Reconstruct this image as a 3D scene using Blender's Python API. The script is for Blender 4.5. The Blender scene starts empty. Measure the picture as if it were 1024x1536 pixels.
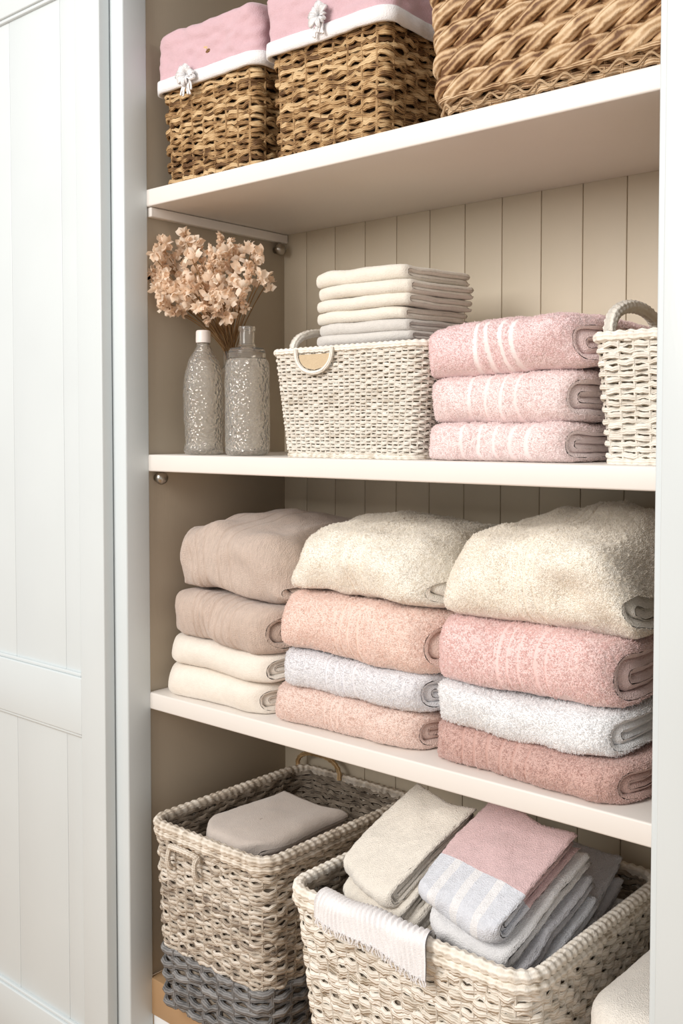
import bpy, bmesh, math, random
import numpy as np
from mathutils import Matrix, Vector, Euler
random.seed(7); RNG=np.random.RandomState(11)
scene=bpy.context.scene

# ------------------------------------------------------------ helpers
def lin(h):
    h=h.lstrip('#'); c=[int(h[i:i+2],16)/255 for i in (0,2,4)]
    return tuple([(v/12.92 if v<=.04045 else ((v+.055)/1.055)**2.4) for v in c]+[1.0])
TAB=RNG.rand(32,32,32)
def vnoise(p):
    p=np.asarray(p,float)+1000.0
    i=np.floor(p).astype(int); f=p-i; f=f*f*(3-2*f)
    r=0
    for a in (0,1):
        for b in (0,1):
            for c in (0,1):
                w=(f[...,0] if a else 1-f[...,0])*(f[...,1] if b else 1-f[...,1])*(f[...,2] if c else 1-f[...,2])
                r=r+w*TAB[(i[...,0]+a)%32,(i[...,1]+b)%32,(i[...,2]+c)%32]
    return r*2-1

class MB:
    def __init__(s): s.V=[];s.F=[];s.M=[];s.T=[];s.U=[];s.n=0
    def add(s,V,F,mat=0,tone=0.5,u=0.0):
        V=np.asarray(V,float).reshape(-1,3); n=len(V)
        s.V.append(V); F=np.asarray(F,int); s.F.append(F+s.n); s.M.append(np.full(len(F),mat))
        s.T.append(np.broadcast_to(np.asarray(tone,float),(n,)).copy()); s.U.append(np.broadcast_to(np.asarray(u,float),(n,)).copy())
        s.n+=n
    def grid(s,P,mat=0,tone=0.5,u=0.0,cu=False,cv=False):
        P=np.asarray(P); a,b=P.shape[:2]
        I=np.arange(a*b).reshape(a,b)
        A=np.arange(a if cu else a-1); B=np.arange(b if cv else b-1)
        A,B=np.meshgrid(A,B,indexing='ij'); A2=(A+1)%a; B2=(B+1)%b
        F=np.stack([I[A,B],I[A2,B],I[A2,B2],I[A,B2]],-1).reshape(-1,4)
        if not np.isscalar(tone): tone=np.broadcast_to(tone,(a,b)).reshape(-1)
        if not np.isscalar(u): u=np.broadcast_to(u,(a,b)).reshape(-1)
        s.add(P.reshape(-1,3),F,mat,tone,u)
    def tube(s,path,side,up,ra,rb,K=6,closed=False,mat=0,tone=.5,mod=None):
        N=len(path); th=np.pi+np.arange(K)*2*np.pi/K
        ra=np.broadcast_to(np.asarray(ra,float),(N,)); rb=np.broadcast_to(np.asarray(rb,float),(N,))
        m=np.ones((N,K)) if mod is None else mod(np.arange(N)/N,th)
        P=path[:,None,:]+side[:,None,:]*(ra[:,None]*np.cos(th)*m)[...,None]+up[:,None,:]*(rb[:,None]*np.sin(th)*m)[...,None]
        t=np.broadcast_to(np.asarray(tone,float),(N,))[:,None]*np.ones((1,K))
        u=np.ones((N,1))*(np.arange(K)/K)[None,:]
        s.grid(P,mat,t,u,cu=closed,cv=True)
        if not closed:
            for k in (0,N-1):
                V=np.vstack([P[k],[path[k]]])
                FF=[[j,(j+1)%K,(j+2)%K,K] for j in range(0,K-1,2)]
                s.add(V,FF,mat,float(t[k,0]),0.5)
    def curve_tube(s,pts,r,K=7,mat=0,tone=.5,closed=False,mod=None):
        pts=np.asarray(pts,float); N=len(pts)
        if closed: T=np.roll(pts,-1,0)-np.roll(pts,1,0)
        else: T=np.gradient(pts,axis=0)
        T/=np.linalg.norm(T,axis=1)[:,None]+1e-12
        S=np.zeros_like(T); ref=np.array([0.13,.2,1.0])
        if abs(T[0]@ref)/np.linalg.norm(ref)>.9: ref=np.array([1.0,.1,.1])
        s0=np.cross(T[0],ref); s0/=np.linalg.norm(s0); S[0]=s0
        for i in range(1,N):
            v=S[i-1]-T[i]*(S[i-1]@T[i]); S[i]=v/np.linalg.norm(v)
        U=np.cross(T,S)
        s.tube(pts,S,U,r,r,K,closed,mat,tone,mod)
    def box(s,x0,x1,y0,y1,z0,z1,mat=0):
        V=[[x,y,z] for x in (x0,x1) for y in (y0,y1) for z in (z0,z1)]
        F=[[0,1,3,2],[4,6,7,5],[0,4,5,1],[2,3,7,6],[0,2,6,4],[1,5,7,3]]
        s.add(V,F,mat)
    def build(s,name,mats,parent=None,smooth=True,M=None,bevel=0):
        V=np.vstack(s.V); F=np.vstack(s.F)
        me=bpy.data.meshes.new(name); me.vertices.add(len(V)); me.vertices.foreach_set('co',V.ravel())
        me.loops.add(F.size); me.loops.foreach_set('vertex_index',F.ravel().astype(np.int32))
        me.polygons.add(len(F)); me.polygons.foreach_set('loop_start',(np.arange(len(F))*4).astype(np.int32))
        me.polygons.foreach_set('material_index',np.concatenate(s.M).astype(np.int32))
        if smooth: me.polygons.foreach_set('use_smooth',np.ones(len(F),bool))
        for m in mats: me.materials.append(m)
        a=me.attributes.new('tone','FLOAT','POINT'); a.data.foreach_set('value',np.concatenate(s.T))
        a=me.attributes.new('ux','FLOAT','POINT'); a.data.foreach_set('value',np.concatenate(s.U))
        me.update(calc_edges=True)
        bm=bmesh.new(); bm.from_mesh(me); bmesh.ops.recalc_face_normals(bm,faces=bm.faces); bm.to_mesh(me); bm.free()
        ob=bpy.data.objects.new(name,me); scene.collection.objects.link(ob)
        if parent: ob.parent=parent
        if M is not None: ob.matrix_world=M
        if bevel:
            b=ob.modifiers.new('bevel','BEVEL'); b.width=bevel; b.segments=3; b.limit_method='ANGLE'
        return ob
def empty(name):
    e=bpy.data.objects.new(name,None); e.empty_display_size=.05; scene.collection.objects.link(e); return e
def boxo(name,x0,x1,y0,y1,z0,z1,mat,bev=.002,parent=None):
    m=MB(); m.box(x0,x1,y0,y1,z0,z1); return m.build(name,[mat],parent,smooth=False,bevel=bev)

# ------------------------------------------------------------ materials
def newmat(name):
    m=bpy.data.materials.new(name); m.use_nodes=True; nt=m.node_tree; b=nt.nodes['Principled BSDF']; return m,nt,b
def N(nt,t,**k):
    n=nt.nodes.new(t)
    for a,v in k.items(): setattr(n,a,v)
    return n
def bump(nt,b,h,strength,dist):
    n=N(nt,'ShaderNodeBump'); n.inputs['Strength'].default_value=strength; n.inputs['Distance'].default_value=dist
    nt.links.new(h,n.inputs['Height']); nt.links.new(n.outputs[0],b.inputs['Normal']); return n
def objco(nt,scale):
    t=N(nt,'ShaderNodeTexCoord'); mp=N(nt,'ShaderNodeMapping'); mp.inputs['Scale'].default_value=scale
    nt.links.new(t.outputs['Object'],mp.inputs['Vector']); return mp.outputs[0]
def noise(nt,vec,scale,detail=3):
    n=N(nt,'ShaderNodeTexNoise'); n.inputs['Scale'].default_value=scale; n.inputs['Detail'].default_value=detail
    nt.links.new(vec,n.inputs['Vector']); return n.outputs['Fac']
def mixc(nt,f,a,b_):
    n=N(nt,'ShaderNodeMix',data_type='RGBA')
    if isinstance(f,float): n.inputs[0].default_value=f
    else: nt.links.new(f,n.inputs[0])
    for s,v in ((6,a),(7,b_)):
        if isinstance(v,tuple): n.inputs[s].default_value=v
        else: nt.links.new(v,n.inputs[s])
    return n.outputs[2]
def paint(name,c,rough=.45,var=.04):
    m,nt,b=newmat(name); col=lin(c); v=objco(nt,(1,1,1)); f=noise(nt,v,6,4)
    d=tuple([x*(1-var*2) for x in col[:3]]+[1])
    nt.links.new(mixc(nt,f,col,d),b.inputs['Base Color']); b.inputs['Roughness'].default_value=rough
    bump(nt,b,noise(nt,objco(nt,(60,60,8)),6,4),.12,.001); return m
def terry(name,c,bands=(),fine=1.0,dark=.18,weave=False,rib=False):
    m,nt,b=newmat(name); col=lin(c)
    at=N(nt,'ShaderNodeAttribute',attribute_name='ux')
    if bands:
        r=N(nt,'ShaderNodeValToRGB'); r.color_ramp.interpolation='CONSTANT'
        q=N(nt,'ShaderNodeValToRGB'); q.color_ramp.interpolation='CONSTANT'
        r.color_ramp.elements[0].color=col; q.color_ramp.elements[0].color=(1,1,1,1)
        r.color_ramp.elements.remove(r.color_ramp.elements[1]); q.color_ramp.elements.remove(q.color_ramp.elements[1])
        for (a,e,cc) in bands:
            for pos,c1,c2 in ((a,lin(cc),(.12,)*3+(1,)),(e,col,(1,1,1,1))):
                x=r.color_ramp.elements.new(pos); x.color=c1
                x=q.color_ramp.elements.new(pos); x.color=c2
        jn=N(nt,'ShaderNodeMath',operation='MULTIPLY_ADD'); nt.links.new(noise(nt,objco(nt,(1,1,1)),260,2),jn.inputs[0]); jn.inputs[1].default_value=.004
        nt.links.new(at.outputs['Fac'],jn.inputs[2])
        nt.links.new(jn.outputs[0],r.inputs[0]); nt.links.new(jn.outputs[0],q.inputs[0])
        base=r.outputs[0]; mask=q.outputs[0]
    else:
        base=col; mask=None
    v=objco(nt,(1,1,1))
    n1=noise(nt,v,480 if not weave else 500,3)
    n3=noise(nt,v,120,2)
    if rib: n1=noise(nt,objco(nt,(1,.12,.12)),620,3)
    vo=N(nt,'ShaderNodeTexVoronoi'); vo.inputs['Scale'].default_value=620 if not weave else 700; nt.links.new(v,vo.inputs['Vector'])
    mul=N(nt,'ShaderNodeMix',data_type='RGBA',blend_type='MULTIPLY')
    av=N(nt,'ShaderNodeMath',operation='MULTIPLY_ADD'); nt.links.new(n3,av.inputs[0]); av.inputs[1].default_value=.6 if not rib else .2
    sc=N(nt,'ShaderNodeMath',operation='MULTIPLY'); nt.links.new(n1,sc.inputs[0]); sc.inputs[1].default_value=.5 if not rib else .9; nt.links.new(sc.outputs[0],av.inputs[2])
    rr_=N(nt,'ShaderNodeMapRange'); rr_.inputs['From Min'].default_value=.38; rr_.inputs['From Max'].default_value=.66
    rr_.inputs['To Min'].default_value=1-dark; rr_.inputs['To Max'].default_value=1.0; nt.links.new(av.outputs[0],rr_.inputs['Value'])  # crevice shade painted into the cloth colour: low noise is darkened
    mul.inputs[0].default_value=1.0
    if isinstance(base,tuple): mul.inputs[6].default_value=base
    else: nt.links.new(base,mul.inputs[6])
    nt.links.new(rr_.outputs[0],mul.inputs[7])
    nt.links.new(mul.outputs[2],b.inputs['Base Color'])
    b.inputs['Roughness'].default_value=.95; b.inputs['Sheen Weight'].default_value=.35; b.inputs['Sheen Roughness'].default_value=.5
    b.inputs['Specular IOR Level'].default_value=.08
    s=N(nt,'ShaderNodeMath',operation='ADD'); nt.links.new(n1,s.inputs[0]); nt.links.new(vo.outputs['Distance'],s.inputs[1])
    h=s.outputs[0]
    if mask is not None:
        mm=N(nt,'ShaderNodeMath',operation='MULTIPLY'); nt.links.new(h,mm.inputs[0]); nt.links.new(mask,mm.inputs[1]); h=mm.outputs[0]
    bump(nt,b,h,.6*fine,.0016 if not weave else .0007); return m
def fibremat(name,c):
    # fine loops: slightly lighter yarn, small colour variation per loop and per tuft
    m,nt,b=newmat(name+'_fibre'); col=tuple([1-(1-v)*.78 for v in lin(c)[:3]]+[1])
    hi=N(nt,'ShaderNodeHairInfo'); at=N(nt,'ShaderNodeAttribute',attribute_name='tone'); dk=tuple([v*.84 for v in col[:3]]+[1])
    a=N(nt,'ShaderNodeMath',operation='MULTIPLY_ADD'); nt.links.new(hi.outputs['Random'],a.inputs[0]); a.inputs[1].default_value=.4; nt.links.new(at.outputs['Fac'],a.inputs[2]); a.use_clamp=True
    cc=mixc(nt,a.outputs[0],dk,col)
    d=N(nt,'ShaderNodeBsdfDiffuse'); tr=N(nt,'ShaderNodeBsdfTranslucent'); nt.links.new(cc,d.inputs[0]); nt.links.new(cc,tr.inputs[0])
    mx=N(nt,'ShaderNodeMixShader'); mx.inputs[0].default_value=.35; o=nt.nodes['Material Output']
    nt.links.new(d.outputs[0],mx.inputs[1]); nt.links.new(tr.outputs[0],mx.inputs[2]); nt.links.new(mx.outputs[0],o.inputs[0]); nt.nodes.remove(b); return m
def wicker(name,light,mid,dark,rough=.6,fib=.16):
    m,nt,b=newmat(name)
    at=N(nt,'ShaderNodeAttribute',attribute_name='tone'); ux=N(nt,'ShaderNodeAttribute',attribute_name='ux')
    v=objco(nt,(1,1,1)); n1=noise(nt,v,70,4)
    a=N(nt,'ShaderNodeMath',operation='MULTIPLY_ADD'); nt.links.new(n1,a.inputs[0]); a.inputs[1].default_value=.9
    s=N(nt,'ShaderNodeMath',operation='SUBTRACT'); nt.links.new(at.outputs['Fac'],s.inputs[0]); s.inputs[1].default_value=.45
    nt.links.new(s.outputs[0],a.inputs[2])
    w=N(nt,'ShaderNodeMath',operation='MULTIPLY_ADD'); nt.links.new(ux.outputs['Fac'],w.inputs[0]); w.inputs[1].default_value=44
    w2=N(nt,'ShaderNodeMath',operation='MULTIPLY'); nt.links.new(n1,w2.inputs[0]); w2.inputs[1].default_value=6; nt.links.new(w2.outputs[0],w.inputs[2])
    sn=N(nt,'ShaderNodeMath',operation='SINE'); nt.links.new(w.outputs[0],sn.inputs[0])
    a2=N(nt,'ShaderNodeMath',operation='MULTIPLY_ADD'); nt.links.new(sn.outputs[0],a2.inputs[0]); a2.inputs[1].default_value=fib; nt.links.new(a.outputs[0],a2.inputs[2])
    r=N(nt,'ShaderNodeValToRGB'); e=r.color_ramp.elements; e[0].position=.1; e[0].color=lin(dark); e[1].position=.85; e[1].color=lin(light)
    x=e.new(.45); x.color=lin(mid); nt.links.new(a2.outputs[0],r.inputs[0]); nt.links.new(r.outputs[0],b.inputs['Base Color'])
    b.inputs['Roughness'].default_value=rough; b.inputs['Specular IOR Level'].default_value=.3
    ad=N(nt,'ShaderNodeMath',operation='MULTIPLY_ADD'); nt.links.new(noise(nt,v,400,3),ad.inputs[0]); ad.inputs[1].default_value=2.0; nt.links.new(sn.outputs[0],ad.inputs[2])
    bump(nt,b,ad.outputs[0],.6,.0007); return m
M_white=paint('white_painted_wood','#f1f2f2',.4)
M_door=paint('door_paint','#d6dcdd',.35)
M_jamb=paint('jamb_paint','#d8dfe1',.4)
M_shelf=paint('shelf_paint','#ebe4dd',.45)
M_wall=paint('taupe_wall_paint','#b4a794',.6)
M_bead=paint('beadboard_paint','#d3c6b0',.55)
M_metal,nt,b=newmat('brushed_metal'); b.inputs['Metallic'].default_value=1; b.inputs['Roughness'].default_value=.3; b.inputs['Base Color'].default_value=lin('#b5aea4')
def woodmat():
    m,nt,b=newmat('oak_floor'); v=objco(nt,(1.2,14,1)); f=noise(nt,v,3,6)
    nt.links.new(mixc(nt,f,lin('#c7a47c'),lin('#9a7753')),b.inputs['Base Color']); b.inputs['Roughness'].default_value=.45; return m
M_wood=woodmat()

# ------------------------------------------------------------ room shell
XR=1.0; D=.318; ZT=1.95
m=MB(); m.box(-.03,XR+.02,D+.004,D+.02,0,ZT)
x=.137-.068*2-.02
while x<XR:
    m.box(x+.0005,x+.068-.0005,D,D+.0055,0,ZT); x+=.068
m.build('wall_back',[M_bead],smooth=False,bevel=.0012)
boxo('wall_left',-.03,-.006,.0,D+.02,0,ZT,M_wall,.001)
boxo('wall_right',XR,XR+.02,.0,D+.02,0,ZT,M_wall,.001)
boxo('ceiling',-.03,XR+.02,-.045,D+.02,ZT,ZT+.02,M_white,.001)
boxo('floor',-2.2,3.0,-3.2,.34,-.24,-.22,M_wood,.001)
boxo('closet_base_floor',-.006,XR,-.001,D,-.06,0,M_wood,.001)
boxo('trim_1',-.052,0,-.045,.002,-.22,ZT,M_jamb,.003)
boxo('trim_2',.868,XR+.03,-.045,.0,-.22,ZT,M_jamb,.003)
boxo('trim_3',-.052,XR+.03,-.045,0,1.72,ZT,M_jamb,.003)
boxo('baseboard_front',0,.868,.002,.02,-.22,-.061,M_white,.002)
for z in (1.274,.854,.470):
    boxo('closet_shelf',-.006,XR,0.0,D,z-.027,z,M_shelf,.0025)
boxo('shelf_cleat',-.006,.006,.004,D-.002,1.247-.016,1.247-.0005,M_shelf,.002)
def knob(x,y,z):
    m=MB(); prof=[(0,0),(.006,0),(.006,.008),(.010,.010),(.011,.014),(.009,.019),(.004,.021),(0,.0212)]
    P=[[[x+h, y+r*math.cos(a), z+r*math.sin(a)] for a in np.linspace(0,2*np.pi,24,endpoint=False)] for r,h in prof]
    m.grid(np.array(P),cv=True); return m.build('shelf_support_pin',[M_metal])
knob(-.006,.294,1.218); knob(-.006,.02,.816)

def door(name,x0,x1,y0,y1,sw,rails,joints):
    e=empty(name); z0,z1=-.2,1.93
    boxo('stile_right',x1-sw,x1,y0,y1,z0,z1,M_door,.002,e); boxo('stile_left',x0,x0+sw,y0,y1,z0,z1,M_door,.002,e)
    for i,(a,b_) in enumerate(rails): boxo('rail_%d'%i,x0+sw,x1-sw,y0+.0004,y1,a,b_,M_door,.002,e)
    yp=y0+.010
    m=MB(); js=[x0+sw-.002]+joints+[x1-sw+.002]
    for a,b_ in zip(js[:-1],js[1:]): m.box(a+.0003,b_-.0003,yp,y1-.002,z0+.03,z1-.03)
    m.build('panel',[M_door],e,smooth=False,bevel=.0012)
    m=MB()
    for k in range(len(rails)-1):
        za,zb=rails[k][1],rails[k+1][0]; w=.006
        m.box(x0+sw,x0+sw+w,y0+.004,yp+.001,za,zb); m.box(x1-sw-w,x1-sw,y0+.004,yp+.001,za,zb)
        m.box(x0+sw+w,x1-sw-w,y0+.0042,yp+.001,za,za+w); m.box(x0+sw+w,x1-sw-w,y0+.0042,yp+.001,zb-w,zb)
    m.build('panel_moulding',[M_door],e,smooth=False,bevel=.0018)
    return e
door('door_1',-.62,-.030,-.067,-.047,.064,[(-.2,-.106),(.396,.49),(1.6,1.93)],[-.45,-.30,-.149])
door('door_2',.884,1.45,-.067,-.047,.064,[(-.2,-.106),(.396,.49),(1.6,1.93)],[1.05,1.17,1.29])

# ------------------------------------------------------------ towels
HAIRS=[0]
def towel(name,x0,x1,y0,y1,z0,h,mat,nl=2,dome=0,amp=.003,jit=.0002,pile=.0,M=None,bands=(),step=.0035,zref=None,round_=.9,seed=0,endr=.018,skew=0,drop=0,ex=2.3,slope=0,plan=0,fur=None,fl=.0013,dens=.60e6,fdepth=.17,groove=.0010,pinch=.16):
    mb=MB(); Dp=y1-y0; W=x1-x0; rs=np.random.RandomState(seed+5); FR=[];FN=[]
    tl=h/(2*nl)
    for k in range(nl):
        b=(h-tl*(2*k+1))/2; yf=k*tl*1.08+tl/2+ (k>0)*.001; a=max(b*round_,.001)
        st=step*1.3 if k==0 else .010
        ns=max(6,int((Dp-yf-a)/st)); na=max(10,int(math.pi*b/step)) if k==0 else 12
        ys=np.linspace(Dp-k*.004,yf+a,ns,endpoint=False)
        ph=np.linspace(-np.pi/2,np.pi/2,na)
        ay=yf+a-a*np.abs(np.cos(ph))**(2/ex); az=h/2+b*np.sign(np.sin(ph))*np.abs(np.sin(ph))**(2/ex)
        cy=np.concatenate([ys,ay,ys[::-1]]); cz=np.concatenate([np.full(ns,h/2-b),az,np.full(ns,h/2+b)])
        C=np.stack([cy,cz],1); T=np.gradient(C,axis=0); T/=np.linalg.norm(T,axis=1)[:,None]+1e-9; Nn=np.stack([-T[:,1],T[:,0]],1)
        th=tl*.5
        nx=max(20,int(W/((step if not bands else .0022) if k==0 else .008))); uu=np.linspace(0,1,nx)
        uu=np.concatenate([np.linspace(0,.03,6,endpoint=False),np.linspace(.03,.97,nx),np.linspace(.97,1,7)[1:]])
        dist=np.minimum(uu,1-uu)*W; s=np.sqrt(np.clip(1-(1-np.clip(dist/th,0,1))**2,0.0,1))
        s=np.clip(s,.02,1)
        e=np.clip(1-dist/.04,0,1)**2
        # fine outer skin first, then a coarser inner skin
        ringC=np.concatenate([C,C[::-1][::3]]); ringN=np.concatenate([Nn,-Nn[::-1][::3]])
        off=th*s[:,None]
        Y=ringC[None,:,0]+ringN[None,:,0]*off; Z=ringC[None,:,1]+ringN[None,:,1]*off
        X=np.broadcast_to((uu*W)[:,None],Y.shape).copy()
        inset=k*.003*rs.uniform(.2,1.6)
        X=inset+X*(W-2*inset)/W
        fr=np.clip(1-Y/.06,0,1)
        X+= (uu[:,None]-.5)*2*( -endr*fr**2*1.2)
        Yl=Y.copy()
        Y+= (.010+plan)*e[:,None]
        zf=Z/h
        Z=Z-h*pinch*e[:,None]*zf + h*.03*e[:,None]
        if slope: Z=Z*(1+slope*(uu[:,None]-.5)*2)
        if dome: Z=Z+dome*zf*(np.sin(np.pi*np.clip(uu,0,1))[:,None]**.7)*np.sin(np.pi*np.clip(Y/Dp,0,1)*.8+.25)
        if drop: Z=Z-drop*zf*e[:,None]*2
        if skew: X=X+skew*Z
        P=np.stack([X+x0,Y+y0,Z+z0],-1)
        g=1.0
        if zref is not None: g=np.clip((P[...,2]-zref)/.04,0,1)
        q=P.copy(); sc=9.0
        P[...,2]+=amp*g*vnoise(q*sc+3.1); P[...,1]+=amp*1.3*vnoise(q*sc+17.7); P[...,0]+=amp*1.3*vnoise(q*sc+41.3)
        wr=amp*.6
        P[...,1]+=wr*vnoise(q*np.array([34,20,26])+seed*3.3); P[...,2]+=wr*.7*g*vnoise(q*np.array([30,30,20])+seed*5.1)
        P[...,1]+=amp*.9*vnoise(q*np.array([11,4,14])+seed*7.7)
        ww=np.zeros(len(uu)); prof=np.zeros(len(uu))
        for (ba,be,_) in bands:
            ww+=((uu>ba)&(uu<be)); tt=np.clip((uu-ba)/(be-ba),0,1); prof+=np.sin(np.pi*tt)**.5*((uu>ba)&(uu<be))
        mk=(ww>0)[:,None]
        ampm=np.where(mk,0.0,1.0)*np.ones(Y.shape)
        Nv=np.stack([np.zeros(Y.shape),np.broadcast_to(ringN[None,:,0],Y.shape),np.broadcast_to(ringN[None,:,1],Y.shape)],-1)
        P+=Nv*((-groove*prof[:,None])*np.ones(Y.shape))[...,None]
        if pile:
            ed=np.where(dist<th*1.0,1-s,0)[:,None]*np.sign(uu[:,None]-.5)
            Nv2=Nv.copy(); Nv2[...,0]+=ed
            d=pile*(vnoise(q*240)*.9+vnoise(q*110+7)*.8)*ampm
            P+=Nv2*d[...,None]
            P+=rs.normal(0,jit,P.shape)*ampm[...,None]
        else: P+=rs.normal(0,jit,P.shape)
        if M is None: P[...,1]=np.minimum(P[...,1],D-.002)
        mb.grid(P,0,.5,np.broadcast_to(uu[:,None],Y.shape),cv=True)
        if fur and k==0:
            nv=len(C); G=P[:,:nv]; Yk=Yl[:,:nv]
            du=G[1:,:-1]-G[:-1,:-1]; dv=G[:-1,1:]-G[:-1,:-1]; nr=np.cross(du,dv); A=np.linalg.norm(nr,axis=-1); nr/=A[...,None]+1e-12
            ref=Nv[:-1,:nv-1]; sgn=np.sign((nr*ref).sum(-1).sum()); nr=nr*sgn
            ok=(ampm[:-1,:nv-1]>0)&(Yk[:-1,:nv-1]<fdepth)&(nr[...,2]>-.75)
            wgt=np.where(ok,A,0).ravel(); tot=wgt.sum(); n=int(tot*dens)
            if n>0:
                idx=rs.choice(len(wgt),n,p=wgt/tot); iu,iv=np.unravel_index(idx,A.shape); r1=rs.rand(n,1); r2=rs.rand(n,1)
                FR.append(G[iu,iv]+du[iu,iv]*r1+dv[iu,iv]*r2); FN.append(nr[iu,iv])
    ob=mb.build(name,[mat],M=M)
    if fur:
        R=np.vstack(FR); Nn_=np.vstack(FN); n=len(R); rnd=rs.normal(size=(n,3)); rnd/=np.linalg.norm(rnd,axis=1)[:,None]
        clump=np.stack([vnoise(R*330+5),vnoise(R*330+35),vnoise(R*330+75)],1)
        hn=vnoise(R*330+11); hgt=1+.45*hn
        L=(fl*rs.uniform(.7,1.2,n)*hgt)[:,None]
        p1=R+(Nn_*.6+rnd*.20+clump*.2)*L; p2=R+(Nn_*.80+rnd*.45+clump*.5)*L
        pts=np.stack([R-Nn_*.0003,p1,p2],1).reshape(-1,3)
        cu=bpy.data.hair_curves.new('terry_pile'); cu.add_curves([3]*n)
        cu.attributes['position'].data.foreach_set('vector',pts.ravel().astype(np.float32))
        ra=cu.attributes.get('radius') or cu.attributes.new('radius','FLOAT','POINT')
        ra.data.foreach_set('value',np.tile(np.array([.00030,.00032,.00024],np.float32),n))
        ta=cu.attributes.new('tone','FLOAT','POINT'); ta.data.foreach_set('value',np.repeat(np.clip(.5+1.0*hn,0,1),3).astype(np.float32))
        cu.materials.append(fur); o=bpy.data.objects.new('terry_pile',cu); scene.collection.objects.link(o); o.parent=ob
        HAIRS[0]+=n
    return ob

TS=.470; MS=.854
def bandset(c,ps,w=.018): return [(p,p+w,c) for p in ps]
def mk(name,mname,col,x0,x1,z0,h,bcol=None,ps=(),w=.018,**k):
    bands=bandset(bcol,ps,w) if bcol else []
    wv=k.pop('weave',False); rib=k.pop('rib',False)
    mat=terry(mname,col,bands,weave=wv,dark=k.pop('dark',.06 if not rib else .16),rib=rib)
    k.setdefault('pile',.0 if wv else .0005); k.setdefault('jit',.0001 if wv or rib else .0002); k.setdefault('step',.0035 if wv else .003)
    if not wv and not rib: k['fur']=fibremat(mname,col)
    return towel(name,x0,x1,k.pop('y0',.012),k.pop('y1',.296),z0,h,mat,bands=bands,**k)
FT='folded_bath_towel'
# left stack
mk(FT,'cream_cotton_a','#ede4d8',.008,.250,TS,.048,zref=TS,seed=1,dark=.06,weave=True,amp=.006,y0=.010)
mk(FT,'cream_cotton_b','#eee5d9',.008,.262,TS+.048,.044,zref=TS,seed=2,dark=.06,weave=True,amp=.006,y0=.014)
mk(FT,'taupe_ribbed_a','#cdb8aa',.012,.264,TS+.092,.073,'#c2ad9f',(.30,.36,.42,.50,.58,.66,.74),.02,zref=TS,seed=3,amp=.007,pile=.0004,rib=True,groove=.0010,y0=.008)
mk(FT,'taupe_ribbed_b','#ccb9ac',.022,.268,TS+.165,.090,'#c2afa2',(.2,.27,.34,.5,.6),.02,zref=TS,seed=4,amp=.013,dome=.036,drop=.028,pile=.0004,slope=.09,rib=True,groove=.0010,y0=.012)
# centre stack
mk(FT,'rose_terry_a','#efd7cc',.248,.530,TS,.054,'#e9cfc4',(.38,.43,.48),.016,zref=TS,seed=5,y0=.010,amp=.006)
mk(FT,'pale_blue_terry','#eeedf0',.264,.537,TS+.054,.052,'#e6e5ea',(.34,.40,.46,.54),.018,zref=TS,seed=6,amp=.006,y0=.012)
mk(FT,'peach_terry','#f5dbcf',.260,.540,TS+.106,.082,'#efd3c6',(.43,.48,.54,.60),.014,zref=TS,seed=7,amp=.007,y0=.010)
mk(FT,'ivory_terry_a','#fbf5ea',.262,.536,TS+.188,.085,'#f3ebdd',(.50,.55,.61),.014,zref=TS,seed=8,dome=.026,amp=.010,drop=.016,fdepth=.28,y0=.012)
# right stack
mk(FT,'dusty_rose_terry','#d5b1a7',.532,.816,TS,.050,'#c8a399',(.15,.22,.3,.38,.46,.54),.018,zref=TS,seed=9,y0=.006,amp=.006)
mk(FT,'white_terry','#f8f8f9',.536,.802,TS+.050,.054,zref=TS,seed=10,y0=.008,amp=.007,fl=.0017)
mk(FT,'pink_terry_a','#f6d9d5',.536,.800,TS+.104,.083,'#f0d0cc',(.40,.46,.52,.62,.68),.020,zref=TS,seed=11,y0=.004,amp=.007,fl=.0017)
mk(FT,'ivory_terry_b','#fbf4e8',.534,.812,TS+.187,.098,'#f2e9da',(.48,.53,.59),.014,zref=TS,seed=12,dome=.036,amp=.014,drop=.020,y0=.006,slope=.11,fdepth=.28)
# pink towels on the middle shelf
mk(FT,'blush_terry_a','#f8e5e3',.514,.744,MS,.050,'#f6e2e0',(.28,.40,.52,.64,.76),.03,zref=MS,seed=13,amp=.006,groove=.0007,y0=.010)
mk(FT,'blush_terry_b','#f8e5e3',.518,.740,MS+.050,.060,'#f6e2e0',(.30,.42,.54,.66),.03,zref=MS,seed=14,amp=.006,groove=.0007,y0=.012)
mk(FT,'blush_terry_c','#f6dcdb',.518,.750,MS+.110,.061,'#f8e8e6',(.34,.43,.55,.64),.035,zref=MS,seed=15,dome=.008,amp=.007,fdepth=.28,groove=.0007,y0=.010)
print('fibres',HAIRS[0])

# ------------------------------------------------------------ baskets
def rrect(w,d,r,s):
    pts=[];nr=[]
    for (cx,cy,a0) in ((w/2-r,-d/2+r,-90),(w/2-r,d/2-r,0),(-w/2+r,d/2-r,90),(-w/2+r,-d/2+r,180)):
        for a in np.linspace(a0,a0+90,14):
            c,sn=math.cos(math.radians(a)),math.sin(math.radians(a)); pts.append((cx+r*c,cy+r*sn)); nr.append((c,sn))
    pts.append(pts[0]); nr.append(nr[0]); pts=np.array(pts); nr=np.array(nr)
    L=np.concatenate([[0],np.cumsum(np.linalg.norm(np.diff(pts,axis=0),axis=1))]); t=(s%1)*L[-1]
    P=np.stack([np.interp(t,L,pts[:,i]) for i in (0,1)],1); Nn=np.stack([np.interp(t,L,nr[:,i]) for i in (0,1)],1)
    Nn/=np.linalg.norm(Nn,axis=1)[:,None]; return P,Nn,L[-1]
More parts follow.
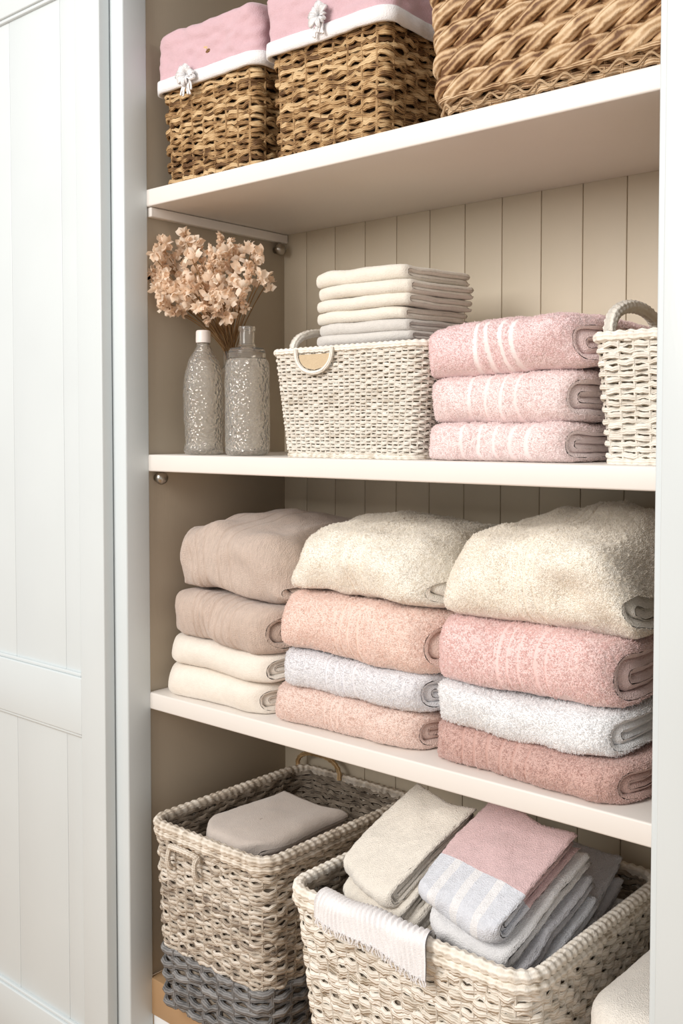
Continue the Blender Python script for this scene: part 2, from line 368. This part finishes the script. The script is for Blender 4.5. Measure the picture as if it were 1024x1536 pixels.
class Basket:
    def __init__(s,cx,cy,z0,wt,dt,wb,db,h,r=.03):
        s.__dict__.update(cx=cx,cy=cy,z0=z0,wt=wt,dt=dt,wb=wb,db=db,h=h,r=r); s.mb=MB()
    def per(s,f,t,out=0.0):
        w=s.wb+(s.wt-s.wb)*f+2*out; d=s.db+(s.dt-s.db)*f+2*out
        P,Nn,L=rrect(w,d,max(.004,s.r+out),t); n=len(t)
        path=np.stack([P[:,0]+s.cx,P[:,1]+s.cy,np.full(n,s.z0+s.h*f)],1); side=np.stack([Nn[:,0],Nn[:,1],np.zeros(n)],1)
        return path,side,L
    def weave(s,rows,stakes,thick,amp,f0=0,f1=1,mat=0,seed=0,stake_mat=0,jz=.18,spp=5,tone=.5,tvar=.3,fat=.54,pair=1,rough=.3):
        rs=np.random.RandomState(seed); n=stakes*spp; t=np.arange(n)/n; pitch=s.h*(f1-f0)/rows
        up=np.tile([0,0,1.0],(n,1))
        for i in range(rows):
            f=f0+(f1-f0)*(i+.5)/rows; path,side,L=s.per(f,t,0)
            ang=2*np.pi*t; c=np.stack([np.cos(ang)*3.0*L*6,np.sin(ang)*3*L*6,np.full(n,i*7.3+seed)],1)
            off=amp*np.sin(np.pi*stakes*t+np.pi*(i//pair))+thick*rough*vnoise(c*1.7)
            path=path+side*off[:,None]; path[:,2]+=pitch*jz*(vnoise(c)+.6*vnoise(c*3.1+5))
            tn=tone+tvar*(rs.rand()-.5)+tvar*.6*vnoise(c*.8)
            s.mb.tube(path,side,up,thick*(1+.2*vnoise(c*2)),pitch*fat*(1+.15*vnoise(c+9)),6,True,mat,tn)
        ts=(np.arange(stakes))/stakes
        zs=np.linspace(f0,f1,6)
        A=np.stack([s.per(f,ts,0)[0] for f in zs],0); S=s.per(.5,ts)[1]
        for k in range(stakes):
            p=A[:,k,:]; sd=np.tile(S[k],(6,1)); tg=np.cross([0,0,1.0],S[k])
            s.mb.tube(p,sd,np.tile(tg,(6,1)),thick*.9,thick*1.0,5,False,stake_mat,tone-.1)
    def rope_rows(s,rows,twists,f0,f1,mat=0,strands=3,seed=0,rr_=.30,rad=.33):
        rs=np.random.RandomState(seed); n=twists*30; t=np.arange(n)/n; pitch=s.h*(f1-f0)/rows; up=np.tile([0,0,1.0],(n,1))
        for i in range(rows):
            f=f0+(f1-f0)*(i+.5)/rows; path,side,L=s.per(f,t); phi0=rs.rand()*6
            for j in range(strands):
                ps=2*np.pi*twists*t+2*np.pi*j/strands+phi0
                c=np.stack([t*90,np.full(n,i*3.1),np.full(n,j*5.7)],1)
                p=path+side*(pitch*rr_*.95*np.cos(ps))[:,None]+up*(pitch*rr_*1.05*np.sin(ps))[:,None]
                T=np.roll(p,-1,0)-np.roll(p,1,0); T/=np.linalg.norm(T,axis=1)[:,None]
                u2=np.cross(side,T); u2/=np.linalg.norm(u2,axis=1)[:,None]; s2=np.cross(T,u2)
                a=rs.rand()*6
                s.mb.tube(p,s2,u2,pitch*rad*.8,pitch*rad*(1+.15*vnoise(c)),16,True,mat,.5+.3*(rs.rand()-.5)+.28*vnoise(c*1.3),
                    mod=lambda tt,th,a=a:1+.08*np.sin(6*th[None,:]+a+14*tt[:,None]))
    def rim(s,R,K,f=1.0,mat=0,tone=.55,dz=0,amp=.14,out=0,flat=1.0):
        n=K*7; t=np.arange(n)/n; path,side,L=s.per(f,t,out); path[:,2]+=dz
        up=np.tile([0,0,1.0],(n,1)); c=np.stack([t*200,t*0,t*0],1)
        s.mb.tube(path,side,up,R,R*flat,12,True,mat,tone+.25*vnoise(c),mod=lambda tt,th:1+amp*np.sin(2*np.pi*K*tt[:,None]+th[None,:]*1.0))
    def shell(s,inset,mat=0,f1=.97,tone=.3):
        t=np.arange(120)/120; rows=[s.per(f,t,-inset)[0] for f in np.linspace(0.01,f1,6)]
        s.mb.grid(np.array(rows),mat,tone,0.5,cv=True)
        P=np.array(rows[0]); z=s.z0+.003
        c=np.array([[s.cx,s.cy,z+.002]]*120); s.mb.grid(np.array([P,c*.5+P*.5,c*.98+P*.02]),mat,tone,.5,cv=True)
W_top=wicker('honey_wicker','#dbbb8e','#ad875a','#604226')
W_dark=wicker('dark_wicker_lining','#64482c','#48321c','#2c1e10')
W_rope=wicker('seagrass_rope','#dcc09d','#b7946d','#6e4c32',fib=.26)
W_white=wicker('whitewashed_wicker','#f6f0e5','#ebe2d5','#b5a58e')
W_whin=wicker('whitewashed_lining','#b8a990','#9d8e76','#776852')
W_grey=wicker('greywashed_wicker','#e9dfd2','#cabcaa','#85766a')
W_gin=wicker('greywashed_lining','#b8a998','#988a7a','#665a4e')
W_slate=wicker('slate_rope','#9d9b9a','#7a7877','#4c4a49')
W_pale=wicker('pale_wicker','#f6efe4','#e4dacb','#a2927d')
C_pink=terry('pink_liner_cloth','#d0adb3',weave=True,dark=.05)
C_whitec=terry('white_cotton','#f1eeee',weave=True,dark=.05)
C_linen=terry('oat_linen','#ebe3d6',weave=True,dark=.07)
C_linen2=terry('grey_linen','#d8d2cb',weave=True,dark=.07)
C_tan=terry('tan_cloth','#cdb797',weave=True,dark=.07)
TZ=1.274

def liner(bk,f0,ztop_off,mat_main,mat_hem,parent,name,out=.006,hem=.016,seed=0,wv=.0040):
    mb=MB(); n=400; t=np.arange(n)/n; zb=bk.z0+bk.h*f0; zt=bk.z0+bk.h+ztop_off
    def ring(z,o,wv):
        p,s_,L=bk.per(1.0,t,o); p[:,2]=z
        c=np.stack([np.cos(2*np.pi*t)*6,np.sin(2*np.pi*t)*6,np.full(n,z*26+seed)],1)
        c2=np.stack([np.cos(2*np.pi*t)*10+z*70,np.sin(2*np.pi*t)*10,np.full(n,z*110+seed)],1)
        p=p+s_*((wv*vnoise(c)+wv*.6*vnoise(c2))[:,None]); p[:,2]+=wv*.8*vnoise(c*.6+5); return p
    Z=np.linspace(zb+hem,zt-.008,26)
    rows=[ring(z,out+.002,wv) for z in Z]
    rows+=[ring(zt-.003,out,wv),ring(zt,out-.004,wv),ring(zt+.001,out-.012,wv),ring(zt-.004,out-.022,wv),ring(zt-.05,out-.024,.001)]
    mb.grid(np.array(rows),0,.5,.5,cv=True)
    hr=[ring(z,out+o,.0018) for z,o in ((zb+hem+.003,.0015),(zb+hem+.002,.0062),(zb+hem*.5,.0062),(zb,.0057),(zb-.001,.001),(zb+.004,-.001))]
    mb.grid(np.array(hr),1,.5,.5,cv=True)
    return mb.build(name,[mat_main,mat_hem],parent)
def bow(parent,x,y,z,s=1.0,seed=0):
    mb=MB(); rs=np.random.RandomState(seed)
    for k in range(11):
        a=k*2*np.pi/11+rs.uniform(-.3,.3); L=.0145*s*rs.uniform(.7,1.25); nu,nv=9,9; P=np.zeros((nu,nv,3))
        for i in range(nu):
            for j in range(nv):
                r=i/(nu-1); w=(j/(nv-1)-.5)*1.7*math.sin(math.pi*min(1,r*.85+.12)); aa=a+w*.6
                P[i,j]=(x+math.cos(aa)*L*r, y-.008-.007*math.sin(math.pi*r*.8)-.003*math.cos(j*2.2+k), z+math.sin(aa)*L*r)
        mb.grid(P)
    for k in range(9):
        t=np.linspace(0,1,12); dx=rs.uniform(-.011,.011)*s
        pts=np.stack([x+dx*t+.002*np.sin(5*t+k),np.full(12,y-.008)-.003*t,z-.024*s*t*rs.uniform(.5,1.1)],1); mb.curve_tube(pts,.0013*s,6)
    return mb.build('bow',[C_whitec],parent)

def lined(x0,x1,seed,bx,bz):
    e=empty('lined_wicker_basket')
    bk=Basket((x0+x1)/2,.02+.13,TZ,x1-x0,.27,x1-x0-.012,.258,.222,.012)
    bk.weave(34,36,.0024,.0032,seed=seed,jz=.5,tone=.55,tvar=.75,pair=2,rough=.6,fat=.56); bk.shell(.005,1); bk.rim(.005,60)
    bk.mb.build('wicker_body',[W_top,W_dark],e)
    liner(bk,.655,.012,C_pink,C_whitec,e,'cloth_liner',seed=seed)
    bow(e,bx,.008,bz,1.25,seed); return e
lined(.022,.232,1,.10,1.430)
lined(.264,.470,2,.372,1.447)
e=empty('seagrass_rope_basket')
bk=Basket(.545+.205,.02+.135,TZ,.41,.28,.385,.265,.20,.02)
bk.rope_rows(6,11,.12,1.02,seed=3,rr_=.34,rad=.31); bk.weave(3,60,.0028,.003,0,.12,seed=5,tone=.55); bk.shell(.012,1)
nn=40; t=np.arange(nn*10)/(nn*10); p,sd,L=bk.per(0.07,t,.010); p[:,2]+=.005*np.sin(2*np.pi*nn*t); p+=sd*(.002*np.cos(np.pi*nn*t))[:,None]
bk.mb.tube(p,sd,np.tile([0,0,1.0],(len(t),1)),.0018,.0018,6,True,0,.6)
bk.rim(.0035,60,f=.13,out=.009); bk.rim(.008,60); bk.mb.build('rope_body',[W_rope,W_dark],e)
liner(bk,.93,.05,C_whitec,C_whitec,e,'cloth_liner',out=.010,hem=.010,seed=9)

def arch(mb,p0,p1,height,r,mat=0,K=14,out=(0,0,0),n=60,tone=.6,expo=.6):
    p0=np.array(p0,float);p1=np.array(p1,float); t=np.linspace(0,1,n)
    a=np.pi*t; base=p0[None]*(1-(1-np.cos(a))/2)[:,None]+p1[None]*((1-np.cos(a))/2)[:,None]
    base[:,2]+=height*np.sin(a)**expo; base+=np.array(out)[None]*np.sin(a)[:,None]
    mb.curve_tube(base,r,10,mat,tone,mod=lambda tt,th:1+.13*np.sin(2*np.pi*K*tt[:,None]+th[None,:]))
# middle shelf white basket
e=empty('white_wicker_basket')
bk=Basket(.392,.155,MS,.272,.27,.240,.25,.150,.022)
bk.weave(32,104,.0015,.0019,seed=11,tone=.66,tvar=.3,jz=.2,fat=.52); bk.shell(.003,1); bk.rim(.0048,110,tone=.7); bk.rim(.0035,80,f=.02,tone=.5)
arch(bk.mb,(.262,.060,1.0),(.262,.215,1.0),.040,.0062,K=26)
t_=np.linspace(0,1,40); a_=np.pi*t_
hx=.345-.034*np.cos(a_); hz=1.006-.034*np.sin(a_)**.8; hy=np.full(40,.0140)
bk.mb.curve_tube(np.stack([hx,hy,hz],1),.0030,8,0,.8)
bk.mb.build('wicker_body',[W_white,W_whin],e)
mb=MB(); P=[]
for j in range(8):
    v=j/7; hw=.029*math.sqrt(max(0,1-(v)**2.2))
    P.append([[.345+hw*s_,.0155,.998-.022*v] for s_ in np.linspace(-1,1,12)])
mb.grid(np.array(P)); mb.build('grip_cloth',[C_tan],e)
towel('folded_linen_cloth',.275,.505,.035,.270,MS+.012,.060,C_linen2,nl=2,seed=20,amp=.002,jit=.0001)
towel('folded_linen_cloth',.278,.500,.035,.268,MS+.072,.087,C_whitec,nl=2,seed=21,amp=.002,jit=.0001,ex=3)
cols=[C_linen2,C_linen2,C_linen,C_linen,C_linen,C_linen]
z=MS+.158
for i,c in enumerate(cols):
    h=[.014,.017,.017,.017,.018,.021][i]
    towel('folded_linen_cloth',.306+.004*math.sin(i*2),.486+.006*math.cos(i*1.7),.045+.003*math.sin(i),.185,z,h,c,nl=1,seed=22+i,amp=.003,jit=.0001,zref=MS+.158,round_=1.0,endr=.006,slope=.02*math.sin(i*2.2),pinch=.08); z+=h
# right white basket
e=empty('white_wicker_basket')
bk=Basket(.765+.105,.155,MS,.212,.27,.190,.25,.142,.02)
bk.weave(22,52,.0022,.0026,seed=31,tone=.7,tvar=.3,jz=.25); bk.shell(.004,1); bk.rim(.0062,70,tone=.75); bk.rim(.0045,60,f=.02,tone=.65)
arch(bk.mb,(.770,.05,.994),(.770,.18,.994),.044,.0075,tone=.75,K=20)
bk.mb.build('wicker_body',[W_white,W_whin],e)
towel('folded_linen_cloth',.79,.955,.05,.27,MS+.012,.13,C_tan,nl=2,seed=40,amp=.002,jit=.0001)

# floor baskets
e=empty('two_tone_storage_basket')
bk=Basket(.178,.130,0.0,.252,.345,.232,.325,.285,.03)
bk.weave(9,32,.0048,.0048,0.0,.33,mat=2,stake_mat=2,seed=50,tone=.5,tvar=.3,jz=.3)
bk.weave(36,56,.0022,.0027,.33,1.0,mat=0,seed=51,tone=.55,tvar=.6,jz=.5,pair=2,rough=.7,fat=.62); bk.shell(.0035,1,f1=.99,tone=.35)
bk.rim(.0078,84,tone=.62,amp=.12); bk.rim(.0055,84,tone=.55,dz=-.012,amp=.12,out=.002)
arch(bk.mb,(.112,-.050,.256),(.172,-.050,.256),.014,.0045,out=(0,-.012,0),tone=.65)
arch(bk.mb,(.112,-.050,.262),(.112,-.050,.232),.0,.004,out=(0,-.008,0),tone=.6); arch(bk.mb,(.172,-.050,.262),(.172,-.050,.232),.0,.004,out=(0,-.008,0),tone=.6)
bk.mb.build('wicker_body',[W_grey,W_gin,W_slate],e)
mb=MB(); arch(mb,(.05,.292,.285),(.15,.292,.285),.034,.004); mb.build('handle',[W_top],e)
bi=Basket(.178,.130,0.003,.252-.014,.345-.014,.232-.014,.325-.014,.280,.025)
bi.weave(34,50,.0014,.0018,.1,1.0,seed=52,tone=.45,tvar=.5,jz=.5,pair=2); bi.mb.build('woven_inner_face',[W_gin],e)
C_taupe=terry('taupe_fleece','#d9ccc2',weave=True,dark=.06)
z=.008
for i in range(5):
    h=[.06,.06,.056,.046,.046][i]
    if i<3: towel('folded_fleece_blanket',.075,.285,-.020,.27,z,h,C_taupe,seed=60+i,amp=.003,jit=.0001)
    else: ob=towel('folded_fleece_blanket',.078+.004*(i-3),.246-.012*(i-3),.000,.205,z,h,C_taupe,nl=1,seed=60+i,amp=.004,jit=.0001,endr=.026,round_=1.1,plan=.008,ex=2.6)
    z+=h
lb=paint('dark_label','#5c3a38'); boxo('label',.150,.164,.085,.092,.268,.2785,lb,.0005,ob)
e=empty('white_storage_basket')
BY=.105
bk=Basket(.558,BY,0.0,.366,.350,.325,.30,.285,.035)
bk.weave(36,76,.0024,.0028,0,1,seed=70,tone=.66,tvar=.5,jz=.36,pair=2,rough=.6,fat=.66); bk.shell(.0030,1,f1=.99,tone=.6)
bk.rim(.0080,110,tone=.72,amp=.12); bk.rim(.0065,110,tone=.62,dz=-.013,amp=.12,out=.002)
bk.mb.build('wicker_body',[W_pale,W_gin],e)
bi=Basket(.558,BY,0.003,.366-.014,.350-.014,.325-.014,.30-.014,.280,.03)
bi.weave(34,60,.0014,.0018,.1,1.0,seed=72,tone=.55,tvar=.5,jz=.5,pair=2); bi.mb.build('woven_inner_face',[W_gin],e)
C_lav=terry('grey_lilac_terry','#d6cfd0',dark=.1)
z=.008
for i in range(3):
    towel('folded_hand_towel',.42,.695,-.02,.235,z,.055,C_lav,seed=80+i,amp=.003,jit=.0003); z+=.055
def lean(x,y,z,tilt,rz=0,ry=0): return Matrix.Translation((x,y,z))@Matrix.Rotation(math.radians(rz),4,'Z')@Matrix.Rotation(math.radians(tilt),4,'X')@Matrix.Rotation(math.radians(ry),4,'Y')
T_oat=terry('oat_terry','#ece4d8',dark=.08); T_oatg=terry('oat_trim_terry','#e0d6c8',dark=.08)
def trimmat(name,c,c2,lo,hi,axis='Y',dark=.1,extra=None):
    m=terry(name,c,dark=dark); nt=m.node_tree
    mul=[n for n in nt.nodes if n.type=='MIX' and n.blend_type=='MULTIPLY'][0]
    tc=N(nt,'ShaderNodeTexCoord'); sp=N(nt,'ShaderNodeSeparateXYZ'); nt.links.new(tc.outputs['Object'],sp.inputs[0])
    def ramp(stops,sock):
        r=N(nt,'ShaderNodeValToRGB'); r.color_ramp.interpolation='CONSTANT'; e=r.color_ramp.elements; e[0].color=stops[0]; e.remove(e[1])
        for p,cc in stops[1:]: x=e.new(p); x.color=cc
        nt.links.new(sock,r.inputs[0]); return r.outputs[0]
    st=[lin(c),(lo,lin(c2))]+([(hi,lin(c))] if hi else [])
    if extra:
        K=(0,0,0,1); G=(.8,.8,.8,1); s2=[K]
        for (a,b_) in extra[1]: s2+=[(a,G),(b_,K)]
        cs_=mixc(nt,ramp(s2,sp.outputs['X']),lin(c),lin(extra[0]))
        out=mixc(nt,ramp([K,(lo,(1,1,1,1))],sp.outputs['Y']),cs_,lin(c2))
    else: out=ramp(st,sp.outputs[axis])
    nt.links.new(out,mul.inputs[6]); return m
T_trim=trimmat('cream_with_charcoal_trim','#ece4d8','#5f5e64',.004,.008)
T_bl=terry('ice_blue_terry','#dddfe5',dark=.08); T_gr=terry('cool_grey_terry','#cbcacf',dark=.1); T_wt=terry('soft_white_terry','#ebe9e9',dark=.08)
HT=dict(jit=.0003,pile=.0006,step=.003,pinch=.10)
for i,(mt,hh) in enumerate([(C_lav,.030),(T_oatg,.030),(T_trim,.028),(T_oat,.026),(T_oat,.030)]):
    towel('folded_hand_towel',0,.132-.003*i,0,.165,0,hh,mt,nl=1 if i<3 else 2,seed=90+i,amp=.007,M=lean(.432-.004*i+(.02 if i==0 else 0),-.030+.004*i,.170+.028*i,30,-6-2*i,0),endr=.004,round_=1.0,**HT)
cs=[T_gr,T_bl,T_gr,T_wt]
for i,mt in enumerate(cs):
    towel('folded_hand_towel',0,.132,0,.180,0,.027,mt,nl=1,seed=100+i,amp=.007,M=lean(.586-.006*i,-.026-.003*i,.180+.029*i,28,-3-1.5*i,5),endr=.004,round_=1.0,**HT)
T_ps=trimmat('pink_and_pale_grey_terry','#dddfe6','#dcbdbd',.070,None,extra=('#f0eeee',[(.026,.038),(.058,.070),(.092,.104)]))
towel('folded_hand_towel',0,.135,0,.165,0,.034,T_ps,nl=2,seed=110,amp=.008,M=lean(.560,-.040,.298,28,-9,4),endr=.003,**HT)
for i,mt in enumerate([T_gr,T_wt,T_gr,T_gr]):
    towel('folded_hand_towel',0,.104,0,.140,0,.024,mt,nl=1,seed=115+i,amp=.004,M=lean(.608+.003*i,.085-.004*i,.185+.028*i,24,-6+3*i,12),endr=.006,round_=1.0,**HT)
# cloth draped over front rim
mb=MB(); nu,nv=120,50; P=np.zeros((nu,nv,3))
yr=BY-.175
for i in range(nu):
    u=i/(nu-1); x=.436+.170*u
    for j in range(nv):
        v=j/(nv-1)
        L0=.040;La=.045;L2=.014+.020*u+.003*math.sin(u*9)
        s=v*(L0+La+L2); R=.0145
        if s<L0: y=yr+R+(L0-s)*.75; zz=.285-(L0-s)*.65
        elif s<L0+La:
            a=np.pi*(s-L0)/La; y=yr+R*math.cos(a); zz=.285+R*math.sin(a)
        else: y=yr-R-(s-L0-La)*.02; zz=.285-(s-L0-La)
        w=.0016*math.sin(u*2*np.pi*24+v*2)+.0018*math.sin(u*11+v*3)
        P[i,j]=(x+.006*math.sin(v*4+u*5)+.016*(v-.5),y-(abs(w)*1.2 if s>L0+La*.5 else 0)-.002,zz+(w+.002 if s<L0+La else 0))
mb.grid(P); mb.grid(P+np.array([0,.002,-.002]))
for u in np.linspace(.01,.99,60):
    i=int(u*(nu-1)); p=P[i,-1]; t=np.linspace(0,1,6); mb.curve_tube(np.stack([p[0]+.0015*np.sin(4*t+u*50),np.full(6,p[1]),p[2]+.002-.009*t],1),.0009,5)
mb.build('fringed_hand_towel',[C_whitec])
T_cr=terry('cream_roll_terry','#f0e9df',dark=.08)
z=0
for i,h in enumerate([.09,.085,.08]):
    towel('folded_bath_towel',.772,.985,-.03,.27,z,h,T_cr if i!=1 else C_whitec,nl=2,seed=120+i,amp=.004,zref=0,endr=.02,dome=.0 if i<2 else .015); z+=h

# ------------------------------------------------------------ bottles
def glassmat(name,c1,tr,sc,st,di):
    m,nt,b=newmat(name); v=objco(nt,(1,1,1)); vo=N(nt,'ShaderNodeTexVoronoi'); vo.inputs['Scale'].default_value=sc; nt.links.new(v,vo.inputs['Vector'])
    b.inputs['Base Color'].default_value=lin(c1)
    b.inputs['Roughness'].default_value=.03; b.inputs['Transmission Weight'].default_value=tr; b.inputs['IOR'].default_value=1.3
    b.inputs['Coat Weight'].default_value=1.0; b.inputs['Coat Roughness'].default_value=.06
    bm_=bump(nt,b,vo.outputs['Distance'],st,di); nt.links.new(bm_.outputs[0],b.inputs['Coat Normal']); return m
M_gl=glassmat('textured_clear_glass','#fdf8f0',.88,210,.7,.0028); M_cap=paint('pearl_cap','#efe5df',.35)
m2,nt,b=newmat('clear_glass'); b.inputs['Transmission Weight'].default_value=.95; b.inputs['Roughness'].default_value=.03; b.inputs['Base Color'].default_value=lin('#f8f4ee'); b.inputs['IOR'].default_value=1.4; M_clear=m2
def lathe(prof,cx,cy,z0,mat,name,parent,bumpy=0):
    pr=np.array(prof,float); L=np.concatenate([[0],np.cumsum(np.linalg.norm(np.diff(pr,axis=0),axis=1))]); t=np.linspace(0,L[-1],170)
    r=np.interp(t,L,pr[:,0]); h=np.interp(t,L,pr[:,1]); a=np.linspace(0,2*np.pi,120,endpoint=False)
    q=np.stack([np.cos(a)[None]*r[:,None]*180,np.sin(a)[None]*r[:,None]*180,np.repeat(h[:,None]*180,120,1)],-1)
    rr_=r[:,None]+(bumpy*vnoise(q)*(r[:,None]>.014)*(t[:,None]<L[-1]*.55) if bumpy else 0)
    P=np.stack([cx+np.cos(a)[None]*rr_,cy+np.sin(a)[None]*rr_,z0+np.repeat(h[:,None],120,1)],-1)
    mb=MB(); mb.grid(P,cv=True); return mb.build(name,[mat],parent)
e=empty('textured_glass_bottle')
lathe([(0,.001),(.028,.001),(.031,.005),(.031,.010),(.029,.02),(.0315,.06),(.032,.10),(.030,.125),(.024,.148),(.015,.163),(.0105,.172),(.0105,.176),(.008,.176),(.008,.170),(.012,.162),(.021,.147),(.027,.125),(.029,.10),(.0285,.06),(.027,.02),(.025,.008),(0,.007)],.078,.048,MS,M_gl,'bottle_body',e,.0009)
lathe([(0,.1765),(.0115,.1765),(.0118,.180),(.0115,.194),(.010,.196),(0,.196)],.078,.048,MS,M_cap,'cap',e)
e=empty('textured_glass_bottle')
lathe([(0,.001),(.030,.001),(.0335,.005),(.034,.012),(.034,.125),(.033,.142),(.030,.147),(.0285,.148),(.0285,.146),(.030,.14),(.031,.12),(.031,.012),(.028,.007),(0,.007)],.170,.055,MS,M_gl,'bottle_body',e,.0010)
lathe([(.0285,.1485),(.0285,.158),(.026,.163),(.015,.166),(.012,.170),(.0115,.188),(.013,.191),(.013,.196),(.010,.197),(.0095,.168),(.013,.163),(.024,.160),(.0265,.156),(.0265,.1485)],.170,.055,MS,M_clear,'glass_neck',e)

# ------------------------------------------------------------ dried flowers in a small vase
e=empty('dried_flower_arrangement')
lathe([(0,.001),(.022,.001),(.025,.004),(.025,.11),(.018,.135),(.013,.145),(.013,.165),(.015,.168),(.012,.168),(.011,.14),(.022,.11),(.022,.01),(0,.008)],.060,.125,MS,M_clear,'vase',e)
def flat(name,c1,c2):
    m,nt,b=newmat(name); at=N(nt,'ShaderNodeAttribute',attribute_name='tone')
    nt.links.new(mixc(nt,at.outputs['Fac'],lin(c2),lin(c1)),b.inputs['Base Color']); b.inputs['Roughness'].default_value=.9
    tr=N(nt,'ShaderNodeBsdfTranslucent'); nt.links.new(b.inputs['Base Color'].links[0].from_socket,tr.inputs[0]); mx=N(nt,'ShaderNodeMixShader'); mx.inputs[0].default_value=.4
    o=nt.nodes['Material Output']; nt.links.new(b.outputs[0],mx.inputs[1]); nt.links.new(tr.outputs[0],mx.inputs[2]); nt.links.new(mx.outputs[0],o.inputs[0]); return m
M_pet=flat('dried_petal','#fff1e0','#edcfb0'); M_stem=flat('dried_stem','#c9a478','#96734a')
st=MB(); pt=MB(); rs=np.random.RandomState(5)
def petal(c,R,s,tone):
    g=np.linspace(-1,1,4); U,V=np.meshgrid(g,g,indexing='ij'); w=s*(.5+.3*(1-V**2))
    P=np.stack([U*w*.9,(V+1)*s*.6,.45*s*(U**2)+.3*s*(V+1)**2*.5],-1)@R.T+c
    P[...,0]=np.maximum(P[...,0],-.003)
    pt.grid(P,0,tone)
def randrot(ax):
    z=np.array(ax,float); z/=np.linalg.norm(z); x=np.cross(z,rs.normal(size=3)); x/=np.linalg.norm(x); return np.stack([x,z,np.cross(x,z)],1)
base=np.array([.060,.125,1.0])
for i in range(76):
    while True:
        o=rs.uniform(-1,1,3)
        if np.linalg.norm(o)<1: break
    head=np.array([.084,.042,1.124])+o*np.array([.125,.075,.068]); head[2]+=.014*(1-((head[0]-.05)/.1)**2)
    if head[0]<.010: head[0]=.010+rs.rand()*.012; head[1]=min(head[1],.02)
    t=np.linspace(0,1,10)[:,None]; b0=base+np.array([rs.uniform(-.007,.007),rs.uniform(-.007,.007),-.1]); mid=np.array([base[0]+(head[0]-base[0])*.25,base[1]+(head[1]-base[1])*.25,base[2]+.06])
    b1=base+np.array([rs.uniform(-.007,.007),rs.uniform(-.007,.007),.01])
    pts=np.vstack([np.linspace(b0,b1,4)[:-1],(1-t)**2*b1+2*t*(1-t)*mid+t*t*head]); st.curve_tube(pts,.0008,5,0,rs.rand())
    plume=i%3==0
    for k in range(3 if not plume else 9):
        cc=head+ (rs.normal(0,.0075,3) if not plume else np.array([rs.normal(0,.003),rs.normal(0,.003),k*.0038-.012]))
        n0=5 if not plume else 4; ax0=rs.normal(size=3)+np.array([.3,-.8,.5])
        for q in range(n0):
            ax=ax0/np.linalg.norm(ax0)*.6+rs.normal(size=3)*.75
            petal(cc,randrot(ax),.0084*rs.uniform(.7,1.2) if not plume else .0054,np.clip(rs.normal(.62 if not plume else .4,.25),0,1))
st.build('stems',[M_stem],e); pt.build('flower_heads',[M_pet],e)

# ------------------------------------------------------------ light, world, camera
w=bpy.data.worlds.new('World'); scene.world=w; w.use_nodes=True
bg=w.node_tree.nodes['Background']; bg.inputs[0].default_value=(1,.985,.965,1); bg.inputs[1].default_value=.70
def area(name,loc,target,size,energy,col):
    l=bpy.data.lights.new(name,'AREA'); l.shape='RECTANGLE'; l.size=size[0]; l.size_y=size[1]; l.energy=energy; l.color=col
    o=bpy.data.objects.new(name,l); scene.collection.objects.link(o); o.location=loc
    o.rotation_euler=(Vector(target)-Vector(loc)).to_track_quat('-Z','Y').to_euler(); return o
area('window_light',(.15,-2.35,1.85),(.45,0,.75),(1.2,1.2),60,(1,.975,.94))
cam=bpy.data.cameras.new('Camera'); co=bpy.data.objects.new('Camera',cam); scene.collection.objects.link(co)
co.location=(1.311,-1.038,.89); co.rotation_euler=(math.radians(90-2.23),0,math.radians(41))
cam.sensor_width=36; cam.lens=36*1541/1536; cam.shift_y=-60/1536; cam.clip_start=.02
scene.camera=co
scene.view_settings.view_transform='Standard'; scene.view_settings.look='None'; scene.view_settings.exposure=0
